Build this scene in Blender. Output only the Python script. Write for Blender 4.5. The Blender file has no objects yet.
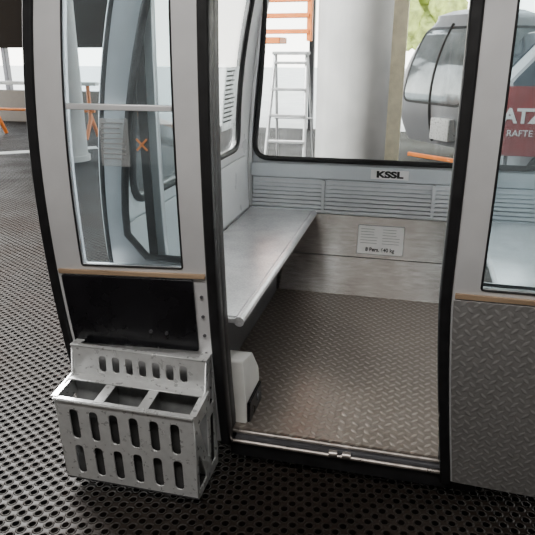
import bpy, bmesh, math, random
from mathutils import Matrix, Vector
random.seed(4)
SC=bpy.context.scene
COL=SC.collection
FZ=-0.14   # platform level (cabin floor is z=0)

# ------------------------------------------------------------ node helpers
class NT:
    def __init__(s,name):
        s.m=bpy.data.materials.new(name); s.m.use_nodes=True
        s.t=s.m.node_tree; s.n=s.t.nodes; s.l=s.t.links
        s.b=s.n['Principled BSDF']; s.out=s.n['Material Output']
    def new(s,k,**kw):
        n=s.n.new(k)
        for a,b in kw.items(): setattr(n,a,b)
        return n
    def put(s,v,sock):
        if isinstance(v,bpy.types.NodeSocket): s.l.new(v,sock)
        else: sock.default_value=v
    def M(s,op,a,b=0.0,c=None):
        n=s.new('ShaderNodeMath',operation=op)
        s.put(a,n.inputs[0]); s.put(b,n.inputs[1])
        if c is not None: s.put(c,n.inputs[2])
        return n.outputs[0]
    def xyz(s,rot=0.0,scale=1.0):
        c=s.new('ShaderNodeNewGeometry')
        mp=s.new('ShaderNodeMapping'); mp.inputs['Rotation'].default_value=(0,0,rot)
        mp.inputs['Scale'].default_value=(scale,)*3 if not isinstance(scale,tuple) else scale
        s.l.new(c.outputs['Position'],mp.inputs[0]); return mp.outputs[0]
    def noise(s,scale,detail=4,vec=None,rough=.5):
        n=s.new('ShaderNodeTexNoise'); n.inputs['Scale'].default_value=scale
        n.inputs['Detail'].default_value=detail; n.inputs['Roughness'].default_value=rough
        s.l.new(vec if vec is not None else s.xyz(),n.inputs['Vector']); return n.outputs[0]
    def ramp(s,f,stops):
        r=s.new('ShaderNodeValToRGB'); e=r.color_ramp.elements
        while len(e)<len(stops): e.new(.5)
        for i,(p,c) in enumerate(stops): e[i].position=p; e[i].color=(*c,1)
        s.l.new(f,r.inputs[0]); return r.outputs[0]
    def mr(s,v,a,b,c,d):
        n=s.new('ShaderNodeMapRange'); n.interpolation_type='SMOOTHSTEP'
        s.put(v,n.inputs[0])
        for i,q in enumerate((a,b,c,d)): n.inputs[i+1].default_value=q
        return n.outputs[0]
    def bump(s,h,st,dist):
        n=s.new('ShaderNodeBump'); n.inputs['Strength'].default_value=st; n.inputs['Distance'].default_value=dist
        s.l.new(h,n.inputs['Height']); s.l.new(n.outputs[0],s.b.inputs['Normal'])

def simple(name,col,metal=0,rough=.5,var=.12,scale=12,bump=0.0,stretch=None,spec=None):
    t=NT(name); v=t.xyz(0,stretch if stretch else 1.0)
    f=t.noise(scale,4,v)
    a=tuple(max(0,c*(1-var)) for c in col); b=tuple(min(1,c*(1+var)) for c in col)
    t.l.new(t.ramp(f,[(.3,a),(.7,b)]),t.b.inputs['Base Color'])
    t.b.inputs['Metallic'].default_value=metal
    t.l.new(t.mr(f,.2,.8,rough*.85,min(1,rough*1.15)),t.b.inputs['Roughness'])
    if spec is not None: t.b.inputs['Specular IOR Level'].default_value=spec
    if bump: t.bump(f,bump,.002)
    return t.m

def tread(name,ca,cb,cell,rot,metal=.8,rough=.35,plane='XY',bstr=.8,hw=.45,nw=.5):
    t=NT(name)
    g=t.new('ShaderNodeNewGeometry'); se=t.new('ShaderNodeSeparateXYZ'); t.l.new(g.outputs['Position'],se.inputs[0])
    X=se.outputs[0]; Y=se.outputs[1] if plane=='XY' else se.outputs[2]
    c,s=math.cos(rot)/cell,math.sin(rot)/cell
    u=t.M('ADD',t.M('MULTIPLY',X,c),t.M('MULTIPLY',Y,s))
    v=t.M('SUBTRACT',t.M('MULTIPLY',Y,c),t.M('MULTIPLY',X,s))
    fu,fv=t.M('FLOOR',u),t.M('FLOOR',v)
    chk=t.M('MODULO',t.M('ABSOLUTE',t.M('ADD',fu,fv)),2.0)
    chk=t.M('GREATER_THAN',chk,.5)
    lu=t.M('SUBTRACT',t.M('SUBTRACT',u,fu),.5); lv=t.M('SUBTRACT',t.M('SUBTRACT',v,fv),.5)
    def el(a,b):
        return t.M('SQRT',t.M('ADD',t.M('POWER',t.M('ABSOLUTE',t.M('DIVIDE',a,.52)),2.0),t.M('POWER',t.M('ABSOLUTE',t.M('DIVIDE',b,.20)),2.0)))
    e1,e2=el(lu,lv),el(lv,lu)
    d=t.M('ADD',t.M('MULTIPLY',e1,chk),t.M('MULTIPLY',e2,t.M('SUBTRACT',1.0,chk)))
    h=t.mr(d,.5,1.15,1,0)
    nz=t.noise(60,5); big=t.noise(2.2,4)
    mixv=t.M('ADD',t.M('MULTIPLY',h,hw),t.M('ADD',t.M('MULTIPLY',nz,nw*.6),t.M('MULTIPLY',big,nw*.4)))
    t.l.new(t.ramp(mixv,[(.12,ca),(.75,cb)]),t.b.inputs['Base Color'])
    t.b.inputs['Metallic'].default_value=metal
    t.b.inputs['Roughness'].default_value=rough
    t.bump(h,bstr,.003)
    return t.m

def rubbermat():
    t=NT('perforated_black_rubber')
    g=t.new('ShaderNodeNewGeometry'); se=t.new('ShaderNodeSeparateXYZ'); t.l.new(g.outputs['Position'],se.inputs[0])
    r=math.radians(12); s=.058
    c_,s_=math.cos(r),math.sin(r)
    X=t.M('ADD',t.M('MULTIPLY',se.outputs[0],c_/s),t.M('MULTIPLY',se.outputs[1],s_/s))
    Y=t.M('SUBTRACT',t.M('MULTIPLY',se.outputs[1],c_/(s*.9)),t.M('MULTIPLY',se.outputs[0],s_/(s*.9)))
    def lat(ox,oy):
        a=t.M('SUBTRACT',t.M('FRACT',t.M('ADD',X,ox)),.5); b=t.M('SUBTRACT',t.M('FRACT',t.M('ADD',Y,oy)),.5)
        return t.M('SQRT',t.M('ADD',t.M('POWER',t.M('ABSOLUTE',a),2.0),t.M('POWER',t.M('ABSOLUTE',t.M('MULTIPLY',b,.9)),2.0)))
    d=t.M('MINIMUM',lat(0.,0.),lat(.5,.5))
    h=t.mr(d,.15,.24,0,1)
    rim=t.mr(d,.25,.33,1,0)
    nz=t.noise(2.2,6)
    val=t.M('ADD',t.M('MULTIPLY',h,.4),t.M('MULTIPLY',nz,.6))
    t.l.new(t.ramp(val,[(.25,(.001,.001,.001)),(.6,(.009,.0065,.005)),(.95,(.026,.018,.014))]),t.b.inputs['Base Color'])
    t.l.new(t.mr(nz,.35,.65,.45,.58),t.b.inputs['Roughness'])
    t.l.new(t.mr(h,0,1,.0,.13),t.b.inputs['Specular IOR Level'])
    t.bump(t.M('ADD',h,t.M('MULTIPLY',rim,.7)),1.0,.008)
    return t.m

def glass(name,tint,refl=1.0,haze=0.0,hcol=(.75,.8,.84)):
    t=NT(name); n=t.n; n.remove(t.b)
    tr=t.new('ShaderNodeBsdfTransparent'); tr.inputs[0].default_value=(*tint,1)
    gl=t.new('ShaderNodeBsdfGlossy'); gl.inputs['Roughness'].default_value=.03
    fr=t.new('ShaderNodeFresnel'); fr.inputs[0].default_value=1.5
    f=t.M('MULTIPLY',fr.outputs[0],refl)
    mx=t.new('ShaderNodeMixShader'); t.l.new(f,mx.inputs[0]); t.l.new(tr.outputs[0],mx.inputs[1]); t.l.new(gl.outputs[0],mx.inputs[2])
    df=t.new('ShaderNodeBsdfDiffuse'); df.inputs[0].default_value=(*hcol,1)
    m2=t.new('ShaderNodeMixShader')
    hz=t.mr(t.noise(6,4),.4,.75,haze*.6,haze*1.5); t.l.new(hz,m2.inputs[0])
    t.l.new(mx.outputs[0],m2.inputs[1]); t.l.new(df.outputs[0],m2.inputs[2]); t.l.new(m2.outputs[0],t.out.inputs[0])
    return t.m

ALU=simple('satin_silver_frame',(.70,.70,.71),.40,.38,.05,8)
WALLW=simple('pale_grey_wall_panel',(.92,.94,.96),.0,.3,.03,4)
RAILG=simple('blue_grey_rail',(.66,.71,.75),.1,.4,.05,4)
BODY=simple('silver_cabin_paint',(.52,.54,.57),.4,.4,.05,4)
BODYG=simple('grey_parked_cabin_paint',(.33,.34,.36),.3,.35,.05,4)
BLK=simple('black_rubber_seal',(.008,.008,.009),0,.45,.3,30)
BLKP=simple('black_plastic_panel',(.006,.006,.008),0,.28,.3,10)
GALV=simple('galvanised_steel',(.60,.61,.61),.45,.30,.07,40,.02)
GALVM=simple('galvanised_steel_half_shaded',(.34,.35,.35),.4,.4,.15,25,.05)  # same basket steel toned down, interior shade put into the colour
GALVIN=simple('galvanised_steel_shaded',(.055,.055,.055),.3,.55,.3,25,.1)  # basket steel taken near black, deep interior shade painted in
def benchmat():
    t=NT('brushed_aluminium_sheet')
    n3=t.noise(130,3); n=t.noise(12,6)
    v=t.M('ADD',t.M('MULTIPLY',n,.4),t.M('MULTIPLY',n3,.6))
    t.l.new(t.ramp(v,[(.36,(.70,.71,.73)),(.62,(.98,.98,.99))]),t.b.inputs['Base Color'])
    t.b.inputs['Metallic'].default_value=.45
    t.b.inputs['Roughness'].default_value=.22
    t.bump(v,.4,.002); return t.m
BENCH=benchmat()
def brushmat():
    t=NT('brushed_aluminium_panel')
    n1=t.noise(3.0,2,t.xyz(0,(1,1,.5))); n2=t.noise(90,3,t.xyz(0,(.15,.15,1)))
    v=t.M('ADD',t.M('MULTIPLY',n1,.7),t.M('MULTIPLY',n2,.3))
    t.l.new(t.ramp(v,[(.35,(.42,.38,.35)),(.52,(.66,.63,.60)),(.64,(.92,.91,.89))]),t.b.inputs['Base Color'])
    t.b.inputs['Metallic'].default_value=.9
    t.b.inputs['Roughness'].default_value=.20; t.bump(n1,.25,.006); return t.m
BRUSH=brushmat()
SLAT=simple('grey_plastic_slats',(.70,.73,.76),.1,.4,.05,10)
WOOD=simple('brown_wood_strip',(.36,.25,.16),0,.5,.3,12,.1,(.3,1,4))
TREAD=tread('diamond_tread_plate_floor',(.20,.17,.148),(.66,.595,.54),.036,math.radians(45),.72,.28,bstr=.55,hw=.20)
TREADV=tread('diamond_tread_plate_door',(.19,.185,.18),(.44,.43,.425),.027,math.radians(45),.4,.45,'XZ',.35,.16)
WHITE=simple('white_sticker',(.95,.95,.95),0,.5,.02,10)
DIMW=simple('dull_white_lettering',(.62,.62,.62),0,.5,.04,10)
PLATEG=simple('pale_metal_plate',(.94,.93,.91),.0,.45,.03,10)
WPL=simple('white_plastic',(.80,.80,.77),0,.4,.06,10)
INK=simple('dark_ink',(.02,.02,.02),0,.6,.1,10)
INKG=simple('faint_grey_print',(.30,.30,.30),0,.6,.1,10)
ORNG=simple('orange_paint',(.85,.24,.04),0,.45,.1,8)
ORNF=simple('faded_orange_sticker',(.62,.25,.10),0,.5,.1,8)
REDP=simple('red_paint',(.20,.020,.022),0,.45,.15,8)
CONC=simple('pale_concrete',(.50,.50,.49),0,.8,.12,3,.2)
CONCD=simple('grey_hall_wall_render',(.22,.21,.20),0,.8,.15,2,.2)
GROUND=simple('light_asphalt',(.80,.78,.72),0,.85,.12,1.5,.2)
CEIL=simple('ceiling_boards',(.26,.23,.20),0,.7,.15,4)
STEEL=simple('dark_steel',(.12,.12,.13),.6,.45,.15,10)
CHROME=simple('worn_metal_rail',(.30,.27,.25),.9,.3,.3,20)
LEAF=simple('green_foliage',(.40,.46,.12),0,.8,.5,3,.3)
BARK=simple('brown_bark',(.12,.08,.05),0,.9,.3,12,.4)
CARP=simple('white_van_paint',(.50,.51,.53),.0,.25,.03,3)
DKG=simple('dark_tinted_glass',(.05,.07,.09),.0,.08,.2,2)
PALEG=simple('pale_tinted_glass',(.30,.34,.36),.3,.06,.5,2)
TYRE=simple('black_tyre',(.02,.02,.02),0,.8,.2,20)
YEL=simple('pale_paint_line',(.9,.9,.86),0,.6,.1,10)
LADA=simple('ladder_aluminium',(.6,.61,.62),.6,.4)
GLASS=glass('clear_cabin_glass',(.975,.985,.98),.6,.008)
GLASSB=glass('bluish_door_glass',(.89,.955,.985),1.3,.055,(.80,.92,1.0))
MAT=rubbermat()

# ------------------------------------------------------------ mesh helpers
WL={}
def finish(bm,name,mats,parent=None,smooth=False,origin=None):
    bmesh.ops.recalc_face_normals(bm,faces=bm.faces[:])
    me=bpy.data.meshes.new(name)
    if origin is None:
        vs=[v.co for v in bm.verts]
        mn=Vector([min(v[i] for v in vs) for i in range(3)]); mx=Vector([max(v[i] for v in vs) for i in range(3)])
        origin=Vector(((mn.x+mx.x)/2,(mn.y+mx.y)/2,mn.z))
    bmesh.ops.translate(bm,verts=bm.verts[:],vec=-origin)
    bm.to_mesh(me); bm.free()
    for m in mats: me.materials.append(m)
    if smooth:
        for p in me.polygons: p.use_smooth=True
        me.set_sharp_from_angle(angle=math.radians(35))
    ob=bpy.data.objects.new(name,me); COL.objects.link(ob); ob.location=origin
    WL[ob.name]=Vector(origin)
    if parent: attach(ob,parent)
    return ob
def attach(ob,parent):
    ob.parent=parent; ob.matrix_parent_inverse=Matrix.Translation(WL[parent.name]).inverted()
def empty(name,loc,label,cat,parent=None):
    e=bpy.data.objects.new(name,None); COL.objects.link(e); e.location=loc; e.empty_display_size=.1
    WL[e.name]=Vector(loc)
    if parent: attach(e,parent)
    if label: e['label']=label
    if cat: e['category']=cat
    return e
def curve_mesh(splines,dim,**kw):
    cu=bpy.data.curves.new('tmpc','CURVE'); cu.dimensions=dim
    for k,v in kw.items(): setattr(cu,k,v)
    for pts,cyc in splines:
        sp=cu.splines.new('POLY'); sp.points.add(len(pts)-1)
        for i,p in enumerate(pts): sp.points[i].co=(p[0],p[1],p[2] if len(p)>2 else 0,1)
        sp.use_cyclic_u=cyc
    o=bpy.data.objects.new('tmpo',cu); COL.objects.link(o)
    dg=bpy.context.evaluated_depsgraph_get(); dg.update()
    me=bpy.data.meshes.new_from_object(o.evaluated_get(dg))
    bpy.data.objects.remove(o); bpy.data.curves.remove(cu)
    return me
class MB:
    def __init__(s): s.bm=bmesh.new(); s.mats=[]
    def mi(s,m):
        if m not in s.mats: s.mats.append(m)
        return s.mats.index(m)
    def add(s,bm2,m,f=None):
        if f:
            for v in bm2.verts: v.co=Vector(f(*v.co))
        k=s.mi(m)
        for fc in bm2.faces: fc.material_index=k
        me=bpy.data.meshes.new('t'); bm2.to_mesh(me); bm2.free()
        s.bm.from_mesh(me); bpy.data.meshes.remove(me)
    def box(s,x0,x1,y0,y1,z0,z1,m,bev=0.0,f=None,rot=None,piv=None):
        b=bmesh.new(); bmesh.ops.create_cube(b,size=1)
        for v in b.verts: v.co=Vector(((x0+x1)/2+v.co.x*(x1-x0),(y0+y1)/2+v.co.y*(y1-y0),(z0+z1)/2+v.co.z*(z1-z0)))
        if bev: bmesh.ops.bevel(b,geom=b.edges[:],offset=bev,segments=2,affect='EDGES')
        if rot is not None:
            p=Vector(piv) if piv else Vector(((x0+x1)/2,(y0+y1)/2,(z0+z1)/2))
            for v in b.verts: v.co=p+rot@(v.co-p)
        s.add(b,m,f); return s
    def plate(s,outer,holes,thick,f,m,cuts=None,bev=.002):
        me=curve_mesh([(outer,True)]+[(h,True) for h in holes],'2D',fill_mode='BOTH',extrude=max(thick/2-bev,.0002),bevel_depth=bev,bevel_resolution=0,offset=-bev)
        b=bmesh.new(); b.from_mesh(me); bpy.data.meshes.remove(me)
        bmesh.ops.remove_doubles(b,verts=b.verts[:],dist=1e-5)
        if cuts:
            for c in cuts:
                bmesh.ops.bisect_plane(b,geom=b.verts[:]+b.edges[:]+b.faces[:],plane_co=(0,c,0),plane_no=(0,1,0))
        s.add(b,m,f); return s
    def tube(s,pts,r,m,closed=False,res=3):
        me=curve_mesh([(pts,closed)],'3D',bevel_depth=r,bevel_resolution=res,use_fill_caps=True)
        b=bmesh.new(); b.from_mesh(me); bpy.data.meshes.remove(me); s.add(b,m); return s
    def cyl(s,p,q,r,m,seg=24,r2=None):
        p,q=Vector(p),Vector(q); d=q-p
        b=bmesh.new(); bmesh.ops.create_cone(b,cap_ends=True,segments=seg,radius1=r,radius2=r if r2 is None else r2,depth=d.length)
        R=d.to_track_quat('Z','Y').to_matrix(); c=(p+q)/2
        for v in b.verts: v.co=c+R@v.co
        s.add(b,m); return s
    def loft(s,rings,m,cap=True):
        b=bmesh.new(); L=[[b.verts.new(p) for p in r] for r in rings]
        n=len(rings[0])
        for a,c in zip(L,L[1:]):
            for i in range(n): b.faces.new((a[i],a[(i+1)%n],c[(i+1)%n],c[i]))
        if cap: b.faces.new(L[0][::-1]); b.faces.new(L[-1])
        s.add(b,m); return s
    def text(s,body,size,f,m,ext=.0008,align='CENTER',bold=0.0):
        cu=bpy.data.curves.new('tt','FONT'); cu.body=body; cu.size=size; cu.extrude=ext; cu.align_x=align; cu.align_y='CENTER'; cu.offset=bold
        o=bpy.data.objects.new('to',cu); COL.objects.link(o)
        dg=bpy.context.evaluated_depsgraph_get(); dg.update()
        me=bpy.data.meshes.new_from_object(o.evaluated_get(dg)); bpy.data.objects.remove(o); bpy.data.curves.remove(cu)
        b=bmesh.new(); b.from_mesh(me); bpy.data.meshes.remove(me); s.add(b,m,f); return s
    def obj(s,name,parent=None,smooth=False,label=None):
        o=finish(s.bm,name,s.mats,parent,smooth)
        if label: o['label']=label
        return o
def rp(pts,rad,seg=6):
    out=[]; n=len(pts)
    rads=rad if isinstance(rad,(list,tuple)) else [rad]*n
    for i in range(n):
        p=Vector(pts[i]); a=Vector(pts[i-1]); c=Vector(pts[(i+1)%n]); r=rads[i]
        if r<=0: out.append(tuple(p)); continue
        da=(a-p).normalized(); dc=(c-p).normalized()
        ang=da.angle(dc); t=min(r/math.tan(ang/2),(a-p).length*.49,(c-p).length*.49)
        A=p+da*t; C=p+dc*t
        for k in range(seg+1):
            w=k/seg; out.append(tuple((1-w)**2*A+2*w*(1-w)*p+w*w*C))
    return out
def rect(a0,a1,b0,b1,r=0,seg=5):
    q=[(a0,b0),(a1,b0),(a1,b1),(a0,b1)]
    return rp(q,r,seg) if r else q
def dens(pts,step=.06):
    out=[]; n=len(pts)
    for i in range(n):
        p=Vector(pts[i]); q=Vector(pts[(i+1)%n]); k=max(1,int((q-p).length/step))
        for j in range(k): out.append(tuple(p.lerp(q,j/k)))
    return out

# ------------------------------------------------------------ cabin profile
def Yf(z): return 1.75+.091*(z-1.1)**2
def Yb(z): return 3.67-.215*(z-1.1)**2
def XL(z): return -1.03+(.20 if z<.8 else .15)*(z-.8)**2
def XR(z): return -.28-XL(z)
ZT=2.0
ZC=[i*.08 for i in range(0,26)]
zs=[ZT*i/20 for i in range(21)]

cab=empty('gondola_cabin',(-.14,2.7,0),'silver ski gondola cabin with open doors beside the platform','gondola cabin')

# floor pan
b=MB(); b.box(-.895,.615,1.925,3.40,-.03,0,TREAD,.003)
b.obj('cabin_floor',cab,label='worn diamond tread plate floor')
b=MB(); b.box(-.86,.58,1.96,3.36,-.10,-.031,BLK,.01); b.box(-.62,.30,1.885,1.93,-.10,-.035,BLK,.004)
b.obj('underbody',cab)
# back wall
mb=MB()
outer=[(XL(z),z) for z in zs]+[(XR(z),z) for z in reversed(zs)]
wb=rp([(-1.0,.77),(.72,.77),(.62,1.78),(-.90,1.78)],.10)
mb.plate(outer,[wb],.04,lambda a,c,d:(a,Yb(c)+.02-d,c),BODY,ZC)
mb.obj('back_wall',cab,label='pale panelled end wall with large window')
mb=MB(); mb.tube([(x,Yb(z)-.01,z) for x,z in dens(wb)],.017,BLK,True); mb.obj('window_seal',cab)
mb=MB(); mb.plate(rp([(-.995,.775),(.715,.775),(.615,1.775),(-.895,1.775)],.10),[],.006,lambda a,c,d:(a,Yb(c)+.02-d,c),GLASS,ZC,.001); mb.obj('window_pane',cab,True)
# side walls
for side,XX,sg in (('left',XL,-1),('right',XR,1)):
    mb=MB(); outer=[(Yf(z)+.09,z) for z in zs]+[(Yb(z),z) for z in reversed(zs)]
    w=rp([(2.02,.86),(3.40,.86),(3.34,1.72),(2.04,1.72)],.10)
    mb.plate(outer,[w],.03,lambda a,c,d,XX=XX,sg=sg:(XX(c)+sg*(.015)-sg*d,a,c),WALLW,ZC)
    mb.obj('side_wall',cab,label='pale grey side wall panel with window')
    mb=MB(); mb.tube([(XX(z)-sg*.005,y,z) for y,z in dens(w)],.016,BLK,True); mb.obj('window_seal',cab)
    mb=MB(); mb.plate(rect(2.63,2.67,.86,1.72),[],.03,lambda a,c,d,XX=XX,sg=sg:(XX(c)+sg*.01+d,a,c),ALU if sg<0 else BLK,ZC); mb.obj('window_mullion',cab)
    mb=MB(); mb.plate(w,[],.006,lambda a,c,d,XX=XX,sg=sg:(XX(c)+sg*.015-sg*d,a,c),GLASS,ZC,.001); mb.obj('window_pane',cab,True)
# notice on side window
mb=MB(); mb.plate(rect(3.03,3.26,1.00,1.32,.004),[],.001,lambda a,c,d:(XL(c)+.022+d,a,c),glass('clear_notice_film',(.93,.95,.95),.6,.35,(.9,.93,.93)),[1.1,1.2],.0003)
for i in range(12): 
    z=1.295-i*.023; mb.box(XL(z)+.0225,XL(z)+.0240,3.05,3.05+random.uniform(.12,.18),z,z+.008,INK)
mb.obj('window_notice',cab,label='faint text notice on the side window')
# front fixed panels
FO=.075
def frontpanel(xi,sg,XX,mull,po):
    XF=lambda z:XX(z)-sg*(.03+.06*max(0,z-.9))
    mb=MB(); outer=[(XX(z),z) for z in zs]+[(xi,z) for z in reversed(zs)]
    edge=[(XF(z)-sg*.045,z) for z in [.80+i*.085 for i in range(11)]]
    w=rp([(xi+sg*po,1.75),(xi+sg*po,.72),(XF(.72)-sg*.11,.72)],[.0,.03,0],4)+edge+[(XF(1.75)-sg*.07,1.75)]
    mb.plate(outer,[w],.035,lambda a,c,d:(a,Yf(c)+FO-d,c),ALU,ZC)
    mb.obj('front_panel',cab)
    mb=MB(); mb.tube([(x,Yf(z)+FO-.012,z) for x,z in dens(w)],.013 if mull else .008,BLK,True); mb.obj('window_seal',cab)
    mb=MB(); mb.tube([(XX(z)+sg*.0,Yf(z)+FO-.01,z) for z in zs],.012,BLK); mb.obj('corner_seal',cab)
    mb=MB(); mb.tube([(XX(z)+sg*.0,Yb(z)+.005,z) for z in zs],.03,ALU); mb.obj('corner_post',cab,True)
    mb=MB(); mb.plate(rect(xi-.012,xi+.012,0,ZT),[],.06,lambda a,c,d:(a,Yf(c)+FO-d,c),BLK,ZC); mb.obj('door_jamb_seal',cab)
    if mull:
        xm=xi+sg*.235
        mb=MB(); mb.plate(rect(xm-.028,xm+.004,.72,1.75),[],.03,lambda a,c,d:(a,Yf(c)+FO+.03-d,c),BLK,ZC)
        mb.plate(rect(xm+.005,xm+.034,.72,1.75),[],.03,lambda a,c,d:(a,Yf(c)+FO+.03-d,c),ALU,ZC); mb.obj('window_mullion',cab)
    mb=MB(); mb.plate(w,[],.006,lambda a,c,d:(a,Yf(c)+FO-d,c),GLASS,ZC,.001); mb.obj('window_pane',cab,True)
frontpanel(-.63,-1,XL,True,.06); frontpanel(.175,1,XR,False,.03)
# header + roof
mb=MB(); mb.plate(rect(-.64,.22,1.78,ZT),[],.035,lambda a,c,d:(a,Yf(c)+FO-d,c),BODY,ZC); mb.obj('door_header',cab)
def rr(cx,cy,hx,hy,r,z,n=5):
    out=[]
    for k,(sx,sy) in enumerate(((1,1),(-1,1),(-1,-1),(1,-1))):
        for i in range(n):
            a=math.pi/2*(k+i/(n-1)); out.append((cx+sx*(hx-r)+r*math.cos(a),cy+sy*(hy-r)+r*math.sin(a),z))
    return out
mb=MB(); mb.loft([rr(-.14,2.68,h,h2,.12,z) for h,h2,z in ((.70,.86,1.99),(.72,.88,2.02),(.66,.82,2.10),(.44,.55,2.16),(.2,.3,2.18))],BODY)
mb.obj('roof',cab,True)
mb=MB(); mb.box(-.19,-.09,2.63,2.73,2.17,3.50,STEEL,.01); mb.box(-.5,.22,2.60,2.76,3.45,3.59,STEEL,.02)
mb.obj('hanger_arm',cab)
# interior lining on back wall
mb=MB()
mb.plate(rect(-.88,.60,.0,.215),[],.008,lambda a,c,d:(a,Yb(c)-.016-d,c),BRUSH,[.05,.1,.15])
mb.plate(rect(-.93,.65,.22,.455),[],.010,lambda a,c,d:(a,Yb(c)-.022-d,c),BRUSH,[.27,.32,.37,.42])
mb.obj('lower_lining',cab,label='reflective brushed aluminium lining')
mb=MB()
for x0,x1 in ((-.985,-.55),(-.53,.10),(.12,.68)):
    for i in range(8):
        z=.463+i*.0245; mb.box(x0,x1,Yb(z)-.042,Yb(z)-.012,z,z+.019,SLAT,.004)
    mb.box(x0-.0,x1,Yb(.55)-.018,Yb(.55)-.005,.46,.66,RAILG)
for x in (-.54,.11): mb.box(x-.010,x+.010,Yb(.5)-.04,Yb(.5)-.0,.46,.66,SLAT,.003)
mb.obj('backrest',cab,label='grey horizontal slatted backrest')
mb=MB(); mb.plate(rect(-1.0,.70,.665,.745,.01),[],.03,lambda a,c,d:(a,Yb(c)-.025-d,c),RAILG,[.69,.72])
mb.obj('upper_rail',cab)
mb=MB(); mb.plate(rect(-.262,-.040,.679,.733,.004),[],.002,lambda a,c,d:(a,Yb(c)-.043-d,c),WHITE,None,.0005)
mb.text('KSSL',.052,lambda a,c,d:(a*1.45-.151,Yb(.706)-.0475-d,c+.706),INK,bold=.0026)
mb.obj('number_plate',cab,label='small white plate with black lettering')
mb=MB(); mb.plate(rect(-.314,-.036,.241,.409,.008),[],.002,lambda a,c,d:(a,Yb(c)-.0285-d,c),INKG,[.3,.35],.0005)
mb.plate(rect(-.31,-.04,.245,.405,.006),[],.002,lambda a,c,d:(a,Yb(c)-.030-d,c),PLATEG,[.3,.35],.0005)
for i in range(6):
    z=.385-i*.016; wdt=random.uniform(.08,.11)
    for xx in (-.295,-.165): mb.box(xx,xx+wdt*.95,Yb(z)-.0325,Yb(z)-.031,z,z+.0022,INKG)
mb.text('8 Pers. 640 kg',.030,lambda a,c,d:(a-.175,Yb(c+.270)-.0335-d,c+.270),INK,bold=.0007)
mb.obj('notice_plate',cab,label='white notice sign with load limit text')

# benches
def bench(x0,x1,front):
    mb=MB()
    mb.box(min(x0,x1),max(x0,x1),1.93,3.56,.445,.475,BENCH,.008)
    mb.tube([(front,1.93,.457),(front,3.57,.457)],.020,BENCH)
    o=mb.obj('bench',cab,True,label='brushed aluminium bench seat')
    mb=MB(); w=.10*(1 if front<0 else -1)
    mb.box(min(front-w*2.2,front-w*2.2+.03),max(front-w*2.2,front-w*2.2+.03),2.12,3.36,.0,.445,STEEL,.003)
    mb.obj('bench_support',cab)
    return o
bench(-1.0,-.595,-.590)
bench(.38,.70,.38)
mb=MB(); mb.plate(rect(1.95,3.52,.49,.80,.03),[],.012,lambda a,c,d:(XL(c)+.012+d,a,c),WALLW,[.55,.6,.65,.7,.75]); mb.obj('side_backrest',cab)
# white wedge housing at door
mb=MB()
prof=[(1.955,.0),(2.16,.0),(2.16,.15),(2.09,.25),(1.955,.28)]
mb.plate(rp(prof,[.005,.005,.012,.015,.01],3),[],.095,lambda a,c,d:(-.622+d-.06*max(0,c-.1),a,c),WPL,[.1,.2],.004)
mb.box(-.576,-.562,1.965,2.15,.0,.09,BLKP,.004); mb.cyl((-.566,2.09,.05),(-.556,2.09,.05),.02,STEEL)
mb.obj('door_actuator_cover',cab,label='white plastic cover with black base')
# sill rails
mb=MB()
mb.tube([(-.62,1.908,-.004),(.24,1.908,-.004)],.008,CHROME); mb.tube([(-.62,1.880,-.030),(.24,1.880,-.030)],.008,CHROME)
mb.box(-.60,.22,1.885,1.925,-.030,-.012,STEEL,.003)
for x in (-.23,-.18): mb.cyl((x,1.875,-.018),(x+.03,1.875,-.018),.014,CHROME,16)
mb.obj('door_sill_rail',cab,True,label='worn metal door guide rail')

# ------------------------------------------------------------ doors
def door(xa,xb,wa,wb_,zw,warp,label):
    zb,zt=-.04,1.98
    f=lambda off:(lambda a,c,d:(warp(a,c)[0],Yf(warp(a,c)[1])+off-d,warp(a,c)[1]))
    DC=[zb+i*.08 for i in range(1,26)]
    mb=MB()
    win=rp([(wa,zw),(wb_,zw),(wb_,1.86),(wa,1.86)],[.008,.008,.05,.05])
    mb.plate(rect(xa+.02,xb-.02,zb,zt),[win],.034,f(0),ALU,DC)
    d=mb.obj('door',cab,label=label)
    for x0,x1 in ((xa,xa+.036),(xb-.038,xb)):
        mb=MB(); mb.plate(rect(x0,x1,zb-.01,zt),[],.05,f(-.002),BLK,DC,.006); mb.obj('edge_seal',d)
    mb=MB(); mb.plate(win,[],.006,f(0),GLASSB,DC,.001); mb.obj('window_pane',d,True)
    mb=MB(); mb.tube([(warp(x,z)[0],Yf(warp(x,z)[1])-.017,warp(x,z)[1]) for x,z in dens(win)],.0035,BLK,True)
    mb.obj('window_gasket',d)
    mb=MB(); mb.plate(rect(xa+.045,xb-.042,zw-.032,zw-.016),[],.010,f(-.022),WOOD,None,.001); mb.obj('wooden_strip',d)
    return d,f
def warpL(a,c):
    wx=min(1,max(0,(-.75-a)/.45))
    dx=wx*(.035*((c-.9)/.64)**2 if c>.9 else .012*((.9-c)/.6)**2+.015*max(0,(.3-c)/.3))
    dz=.05*(a+1.1)*min(1,max(0,(1.0-c)/.3))
    return a+dx,c+dz
dl,fl=door(-1.238,-.605,-1.10,-.726,.70,warpL,'open sliding door leaf with silver frame and ski basket')
mb=MB(); mb.plate(rect(-1.095,-.731,1.225,1.243),[],.02,fl(-.006),ALU,None); mb.obj('window_transom',dl)
mb=MB(); mb.plate(rect(-1.185,-.69,.385,.662,.008),[],.012,fl(-.022),BLKP,[.45,.5,.55,.6])
for x in (-.86,-.80): mb.cyl((x,Yf(.5)-.034,.47),(x,Yf(.5)-.026,.47),.006,STEEL,10)
mb.obj('black_panel',dl,label='glossy black lower door panel')
for i in range(9):
    z=.02+i*.075; mb=MB(); mb.cyl((-.665,Yf(z)-.022,z),(-.665,Yf(z)-.014,z),.006,STEEL,10); mb.obj('rivet',dl)
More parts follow.
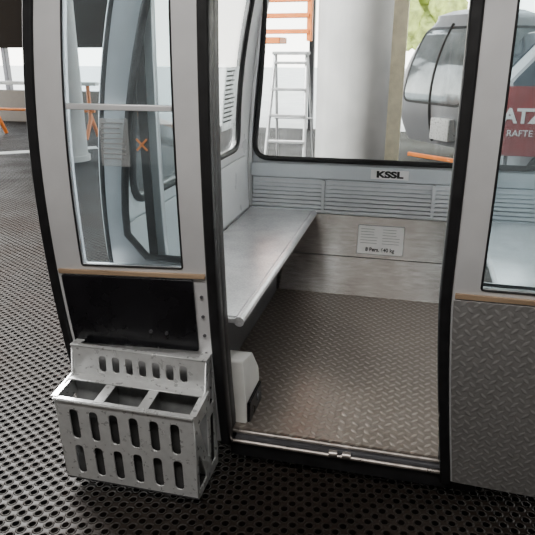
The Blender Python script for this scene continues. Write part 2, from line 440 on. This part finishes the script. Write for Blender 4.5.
mb=MB()  # faint print on glass
mb.plate(rect(-.985,-.885,1.05,1.20),[],.0015,fl(-.005),glass('clear_sticker_film',(.93,.95,.95),1,.28,(.92,.95,.96)),[1.1,1.15],.0003)
for i in range(8): mb.box(-.975,-.975+random.uniform(.06,.08),Yf(1.12)-.0075,Yf(1.12)-.006,1.185-i*.016,1.188-i*.016,INKG)
mb.obj('glass_sticker',dl,label='faint instruction sticker with dark text')
mb=MB()
for a in (45,-45): mb.box(-.865,-.815,Yf(1.12)-.007,Yf(1.12)-.0055,1.119,1.125,ORNF,0,None,Matrix.Rotation(math.radians(a),3,'Y'))
mb.obj('cross_sticker',dl,label='orange cross sticker')
# ski basket
X0,X1=-1.165,-.650; YB=Yf(.1)-.02; YFt=1.585; YM=1.725
def slot(a0,a1,b0,b1): return rp([(a0,b0),(a1,b0),(a1,b1),(a0,b1)],(a1-a0)/2,4)
mb=MB()
n=6; pitch=(X1-X0-.06)/n
hs=[]
for i in range(n):
    a=X0+.03+pitch*(i+.5)
    hs.append(slot(a-.0165,a+.0165,-.06,.065)); hs.append(slot(a-.0165,a+.0165,.095,.22))
tp=.006; ZBk=.395
mb.plate(rect(X0,X1,-.09,.255,.006),hs,tp,lambda a,c,d:(a,YFt+(.255-c)*.06-d,c),GALV,None,.001)
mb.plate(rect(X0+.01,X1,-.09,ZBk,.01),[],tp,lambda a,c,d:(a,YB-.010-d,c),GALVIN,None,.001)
bh=[slot(X0+.12+i*.052-.014,X0+.12+i*.052+.014,.300,.365) for i in range(7)]
mb.plate(rect(X0,X1,.27,ZBk-.004),bh,tp,lambda a,c,d:(a,YM-d,c),GALV,None,.001)
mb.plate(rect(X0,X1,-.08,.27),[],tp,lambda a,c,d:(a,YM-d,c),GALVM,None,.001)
side=[(YFt+.018,-.09),(YB-.008,-.09),(YB-.008,ZBk),(YM,ZBk),(YM-.02,.285),(YFt,.258)]
sh=[rp([(1.615,-.06),(1.69,-.06),(1.615,.11)],.012,3),rp([(1.72,-.02),(1.72,.20),(1.63,.20)],.012,3),rp([(1.74,-.05),(1.785,-.05),(1.785,.16),(1.745,.16)],.01,3),rp([(1.745,.20),(1.785,.20),(1.785,.34),(1.755,.34)],.01,3)]
for x in (X0,X1): mb.plate(side,sh,tp,lambda a,c,d,x=x:(x+d,a,c),GALV,None,.001)
for x in (X0+.17,X0+.335): 
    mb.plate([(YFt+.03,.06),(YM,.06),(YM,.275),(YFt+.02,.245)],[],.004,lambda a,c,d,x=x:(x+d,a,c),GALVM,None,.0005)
    mb.plate(rect(x-.018,x+.018,YFt,YM-.03),[],.005,lambda a,c,d:(a,c,.262+(c-YFt)*.12+d),GALV,None,.001)
mb.plate(rect(X0,X1,YM-.045,YM-.002),[],.006,lambda a,c,d:(a,c,.278+d),GALV,None,.001)
mb.plate(rect(X0-.004,X1+.004,YM-.004,YB-.006),[rect(X0+.03,X1-.03,YM+.012,YB-.018)],.006,lambda a,c,d:(a,c,ZBk+d),GALV,None,.001)
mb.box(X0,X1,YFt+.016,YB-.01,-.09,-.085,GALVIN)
mb.box(X0+.012,X1-.012,YFt+.035,YFt+.038,-.08,.23,GALVIN)  # added dark sheet behind the front slots, stands in for shade inside
mb.box(X0-.004,X1+.004,YFt-.010,YFt+.012,.250,.262,GALV,.003)
for x in (X0,X1): mb.plate(rect(x-.012,x+.012,YFt,YM-.005),[],.006,lambda a,c,d:(a,c,.262+(c-YFt)*.12+d),GALV,None,.001)
mb.box(-.95,-.85,YB-.012,YB+.01,.05,.09,STEEL)
mb.obj('ski_basket',dl,label='galvanised slotted metal ski basket')

def warpR(a,c): return a+.075*max(0,1-max(c+.04,0)/.75)**1.3, c-.045*max(0,a-.15)*max(0,min(1,(.5-c)/.5))
dr,fr_=door(.098,.86,.215,.74,.735,warpR,'open sliding door leaf with tread plate lower panel')
mb=MB(); mb.plate(rect(.14,.815,-.035,.698,.006),[],.006,fr_(-.022),TREADV,[i*.08 for i in range(0,9)],.001)
mb.obj('tread_panel',dr,label='grey diamond tread plate panel')

# ------------------------------------------------------------ platform / structure
def struct(o,name=None):
    o['kind']='structure'; return o
mb=MB(); mb.box(-9.5,9,-4,12.6,FZ-.05,FZ,MAT); struct(mb.obj('floor'))
mb=MB(); mb.box(-45,45,12.6,60,FZ-.10,FZ-.02,GROUND); mb.box(-45,-9.5,-10,12.6,FZ-.10,FZ-.02,GROUND); mb.box(9,45,-10,12.6,FZ-.10,FZ-.02,GROUND)
struct(mb.obj('ground'))
mb=MB(); mb.box(-9.5,9,-4,12.6,4.6,4.8,CEIL)
for y in (0,3,6,9,12): mb.box(-9.5,9,y-.1,y+.1,4.35,4.6,STEEL)
struct(mb.obj('ceiling'))
mb=MB(); mb.box(-9.5,9,-4.2,-4.0,FZ-.05,4.8,CONCD); struct(mb.obj('wall_back'))
mb=MB(); mb.box(9.0,9.2,-4.2,4.0,FZ-.05,4.8,CONCD); struct(mb.obj('wall_right'))
mb=MB(); mb.box(-9.7,-9.5,-4.2,7.5,FZ-.05,4.8,CONCD); struct(mb.obj('wall_left'))
mb=MB(); mb.box(-7.4,-5.0,8.33,8.60,FZ,FZ+.004,YEL,0,None,Matrix.Rotation(math.radians(38),3,'Z')); struct(mb.obj('trim_1'))
k=2
for x in (-9.2,-7.7,-6.2,-3.4,-2.2,2.4,4.6):
    mb=MB(); mb.box(x-.05,x+.05,12.4,12.55,FZ,4.6,STEEL,.01); struct(mb.obj('trim_%d'%k)); k+=1
mb=MB(); mb.box(-9.5,-5.6,12.3,12.55,1.45,3.6,simple('brown_beam_cladding',(.012,.009,.007),0,.8,spec=.05),.01); struct(mb.obj('trim_%d'%k)); k+=1
mb=MB(); mb.box(-9.5,-5.6,12.3,12.5,FZ,.55,simple('warm_grey_parapet',(.14,.12,.10),0,.8),.01); struct(mb.obj('trim_%d'%k)); k+=1
mb=MB(); mb.box(-5.6,9,12.42,12.52,2.5,2.6,STEEL,.01); struct(mb.obj('trim_%d'%k))
mb=MB(); mb.box(-9.0,8.5,2.58,2.78,3.6,3.8,STEEL,.01)
for x in (-8,-4,0,4,8): mb.box(x-.05,x+.05,2.63,2.73,3.75,4.6,STEEL)
r=mb.obj('overhead_rail'); r['label']='dark steel conveyor rail hung from the ceiling'; r['category']='rail'
def column(x,y,rad,label):
    mb=MB(); mb.cyl((x,y,FZ),(x,y,4.6),rad,CONC,40); mb.cyl((x,y,FZ),(x,y,FZ+.08),rad+.03,CONC,40)
    o=mb.obj('concrete_column',None,True); o['label']=label; o['category']='column'
column(-.77,7.02,.40,'thick pale round concrete column beside the ladders')
column(-5.0,8.0,.24,'slim round concrete column near the barrier')
mb=MB(); mb.box(-.50,-.24,7.7,8.0,FZ,4.6,simple('warm_yellowish_render',(.80,.74,.55),0,.8),.02); mb.box(-.52,-.22,7.68,8.02,FZ,FZ+.1,STEEL,.01)
o=mb.obj('square_pillar'); o['label']='pale square pillar behind the round column'; o['category']='column'

# stepladder
def ladder(name,x,y,w,h,spread,m,label,rungs,wide=.04):
    e=empty(name,(x,y,FZ),label,'ladder')
    for s in (-1,1):
        mb=MB(); mb.tube([(x+s*w*.62,y-spread*.5,FZ+.012),(x+s*w*.45,y,FZ+h)],.018,m); mb.obj('rail',e,True)
    for i in range(rungs):
        t=(i+1)/(rungs+.3); hw=w*(.62-.17*t); yy=y-spread*.5*(1-t); z=FZ+h*t
        mb=MB(); mb.box(x-hw,x+hw,yy-wide,yy+wide,z-.012,z+.012,m,.004); mb.obj('step',e)
    mb=MB()
    for s in (-1,1): mb.tube([(x+s*w*.62,y+spread*.5,FZ+.012),(x+s*w*.45,y+.02,FZ+h)],.014,m)
    for t in (.25,.6): mb.tube([(x-w*.58,y+spread*.5*(1-t),FZ+h*t),(x+w*.58,y+spread*.5*(1-t),FZ+h*t)],.010,m)
    mb.obj('rear_frame',e,True)
    mb=MB(); mb.box(x-w*.5,x+w*.5,y-.07,y+.09,FZ+h,FZ+h+.03,m,.006); mb.obj('top_platform',e)
ladder('stepladder',-1.24,5.9,.34,1.50,.8,LADA,'aluminium stepladder standing behind the cabin',6)
# orange access ladder fixed to ceiling
e=empty('access_ladder',(-1.62,7.3,1.5),'orange metal access ladder hanging from the ceiling','ladder')
for s in (-1,1):
    mb=MB(); mb.box(-1.62+s*.30-.03,-1.62+s*.30+.03,7.26,7.34,1.50,4.6,ORNG,.006); mb.obj('rail',e)
for i in range(16):
    z=1.58+i*.17; mb=MB(); mb.box(-1.92,-1.32,7.24,7.36,z,z+.05,ORNG,.005); mb.obj('rung',e)
mb=MB(); mb.box(-1.98,-1.60,6.98,7.36,1.47,1.54,ORNG,.006); mb.obj('foot_plate',e)

# parked gondola
def parked(x,y,ang,label):
    e=empty('gondola_cabin',(x,y,.05),label,'gondola cabin')
    hx=lambda z:.86-.30*(z-.75)**2; hy=lambda z:.92-.30*(z-.75)**2
    mb=MB(); mb.loft([rr(x,y,hx(z),hy(z),.24,z,7) for z in [.1+i*.1 for i in range(18)]]+[rr(x,y,h,h2,.2,z,7) for h,h2,z in ((.50,.58,1.87),(.36,.44,1.93),(.2,.25,1.96))],BODYG)
    mb.obj('body',e,True)
    W=[.8,.9,1,1.1,1.2,1.3,1.4,1.5,1.6]
    def win(a0,half,f):
        q=rp([(a0-half,.70),(a0+half,.70),(a0+half-.14,1.68),(a0-half+.14,1.68)],.12)
        mb=MB(); mb.plate(q,[],.02,f,PALEG,W)
        q2=rp([(a0-half-.035,.665),(a0+half+.035,.665),(a0+half-.105,1.715),(a0-half+.105,1.715)],.15)
        mb.plate(q2,[q],.03,f,BLK,W); mb.obj('window',e,True,label='pale glazing in a black rubber frame')
    for s in (-1,1):
        win(x,.58,lambda a,c,d,s=s:(a,y+s*(hy(c)+.002)+d,c))
        win(y,.64,lambda a,c,d,s=s:(x+s*hx(c)+s*.002+d,a,c))
        mb=MB(); mb.tube([(x+s*(hx(z)+.01),y+.02,z) for z in [.15+i*.1 for i in range(17)]],.022,BLK); mb.obj('door_seal',e)
        mb=MB(); mb.box(x+s*hx(.4)-.1,x+s*hx(.4)+.1,y-.5,y-.1,.2,.5,GALV,.01); mb.obj('ski_basket',e)
    mb=MB(); mb.box(x-.05,x+.05,y-.05,y+.05,1.9,4.6,STEEL,.01); mb.obj('hanger_arm',e)
    e.rotation_euler=(0,0,ang)
parked(.80,9.75,math.radians(38),'silver grey gondola cabin with large windows parked behind')

# barrier board
e=empty('barrier',(.6,6.0,FZ),'orange barrier plank on two thin steel posts','barrier')
mb=MB(); mb.box(-.10,1.0,5.98,6.02,.375,.41,ORNG,.005,None,Matrix.Rotation(math.radians(7),3,'Y')); mb.obj('plank',e)
for x in (.25,.9):
    mb=MB(); mb.tube([(x,6.035,FZ),(x,6.035,.38)],.015,STEEL); mb.obj('post',e)
# far railing
e=empty('railing',(-7.4,10.2,FZ),'orange-legged railing with pale top rail on the mat','railing')
mb=MB(); mb.box(-9.2,-5.7,10.12,10.28,.80,.86,WPL,.01); mb.obj('top_rail',e)
for x in (-9.0,-7.9,-6.8,-5.9):
    mb=MB(); mb.tube([(x,10.2,.81),(x,10.2,.2),(x+.02,9.95,FZ+.01)],.035,ORNG); mb.tube([(x,10.2,.3),(x-.02,10.45,FZ+.01)],.035,ORNG); mb.obj('leg',e,True)
mb=MB(); mb.tube([(-9.1,10.2,.35),(-5.8,10.2,.35)],.026,ORNG); mb.obj('middle_rail',e,True)
# red sign board
e=empty('sign_board',(1.2,6.35,FZ),'red sign board with white capital letters','sign')
mb=MB(); mb.box(.70,1.75,6.33,6.36,.42,1.08,REDP,.006); mb.obj('board',e)
mb=MB(); mb.text('ATZ',.19,lambda a,c,d:(a+.95,6.325-d,c+.80),DIMW,.002,bold=.006); mb.text('RAFTE',.085,lambda a,c,d:(a+.94,6.325-d,c+.64),DIMW,.002); mb.obj('lettering',e)
for x in (.85,1.65):
    mb=MB(); mb.tube([(x,6.38,FZ),(x,6.38,1.0)],.02,STEEL); mb.obj('post',e)
# white van
def van(x0,cy,label):
    e=empty('van',(x0+2.2,cy,FZ),label,'van'); T=lambda a,b_,c:(x0+a,cy+b_,FZ+c)
    body=rp([(.05,.28),(4.5,.28),(4.55,1.72),(.62,1.74),(.12,1.15),(.0,.75)],.10,4)
    mb=MB(); mb.plate(body,[],1.6,lambda a,c,d:T(a,d,c),CARP,None,.06); mb.obj('body',e,True)
    for s in (-1,1):
        for q in ([(.28,1.20),(1.1,1.20),(1.1,1.60),(.62,1.60)],[(1.2,1.20),(2.3,1.20),(2.3,1.60),(1.2,1.60)]):
            mb=MB(); mb.plate(rp(q,.05,4),[],.02,lambda a,c,d,s=s:T(a,s*.80+d,c),DKG); mb.obj('side_window',e)
    mb=MB(); mb.box(-.02,.02,-.68,.68,0,.60,DKG,.01,lambda a,b_,c:T(.14+a+c*.78,b_,1.18+c*.90)); mb.obj('windscreen',e)
    for sx in (.85,3.6):
        for s in (-1,1):
            mb=MB(); mb.cyl(T(sx,s*.65,.32),T(sx,s*.83,.32),.32,TYRE,28); mb.cyl(T(sx,s*.82,.32),T(sx,s*.84,.32),.19,CHROME,20); mb.obj('wheel',e,True)
    for s in (-1,1):
        mb=MB(); mb.box(-.02,.02,-.15,.15,-.06,.06,WHITE,.01,lambda a,b_,c,s=s:T(.02+a,s*.6+b_,.80+c)); mb.obj('headlight',e)
    mb=MB(); mb.box(-.02,.02,-.5,.5,-.05,.05,BLKP,.01,lambda a,b_,c:T(.02+a,b_,.55+c)); mb.obj('grille',e)
van(.52,7.30,'pale van parked beside the red sign')
# trees
def tree(x,y,h,label):
    e=empty('tree',(x,y,FZ-.03),label,'tree')
    mb=MB(); mb.cyl((x,y,FZ-.03),(x,y,h*.6),.22,BARK,12,.1); mb.obj('trunk',e,True)
    mb=MB()
    for i in range(16):
        b2=bmesh.new(); bmesh.ops.create_icosphere(b2,subdivisions=3,radius=random.uniform(.7,1.3)*h*.12)
        off=Vector((random.uniform(-1,1)*h*.2,random.uniform(-1,1)*h*.2,h*random.uniform(.35,1.0)))
        for v in b2.verts: v.co=v.co*random.uniform(.86,1.14)+Vector((x,y,0))+off
        mb.add(b2,LEAF)
    mb.obj('foliage',e)
for x,y,h in ((-.2,27,5.5),(5.5,27,7)): tree(x,y,h,'leafy green tree standing outdoors beyond the station')

# ------------------------------------------------------------ world / lights / camera
w=bpy.data.worlds.new('World'); SC.world=w; w.use_nodes=True
nt=w.node_tree; bg=nt.nodes['Background']
tc=nt.nodes.new('ShaderNodeTexCoord'); sp=nt.nodes.new('ShaderNodeSeparateXYZ'); rm=nt.nodes.new('ShaderNodeValToRGB')
nt.links.new(tc.outputs['Generated'],sp.inputs[0]); nt.links.new(sp.outputs[2],rm.inputs[0])
rm.color_ramp.elements[0].position=0; rm.color_ramp.elements[0].color=(1,.97,.90,1)
rm.color_ramp.elements[1].position=.6; rm.color_ramp.elements[1].color=(.45,.50,.55,1)
nt.links.new(rm.outputs[0],bg.inputs[0]); bg.inputs[1].default_value=8.5
def area(name,loc,target,sx,sy,p,col):
    l=bpy.data.lights.new(name,'AREA'); l.shape='RECTANGLE'; l.size=sx; l.size_y=sy; l.energy=p; l.color=col
    o=bpy.data.objects.new(name,l); COL.objects.link(o); o.location=loc
    o.rotation_euler=(Vector(target)-Vector(loc)).to_track_quat('-Z','Y').to_euler()
area('front_fill_light',(-.8,-.6,4.2),(-.6,2.0,.4),3,.6,160,(1,.97,.93))  # added fill lamp to brighten the cabin front, not a fitting of the hall
area('cabin_fill_light',(-3.9,4.2,3.4),(-.5,2.7,.5),2.6,2.0,1300,(1,.99,.97))  # added fill lamp shining through the left windows to brighten bench and walls
cd=bpy.data.cameras.new('Camera'); cam=bpy.data.objects.new('Camera',cd); COL.objects.link(cam)
cam.location=(0,0,1.4); cam.rotation_euler=(math.radians(70.1),0,math.radians(14)); cd.sensor_width=36; cd.lens=40.37; cd.clip_end=200
SC.camera=cam
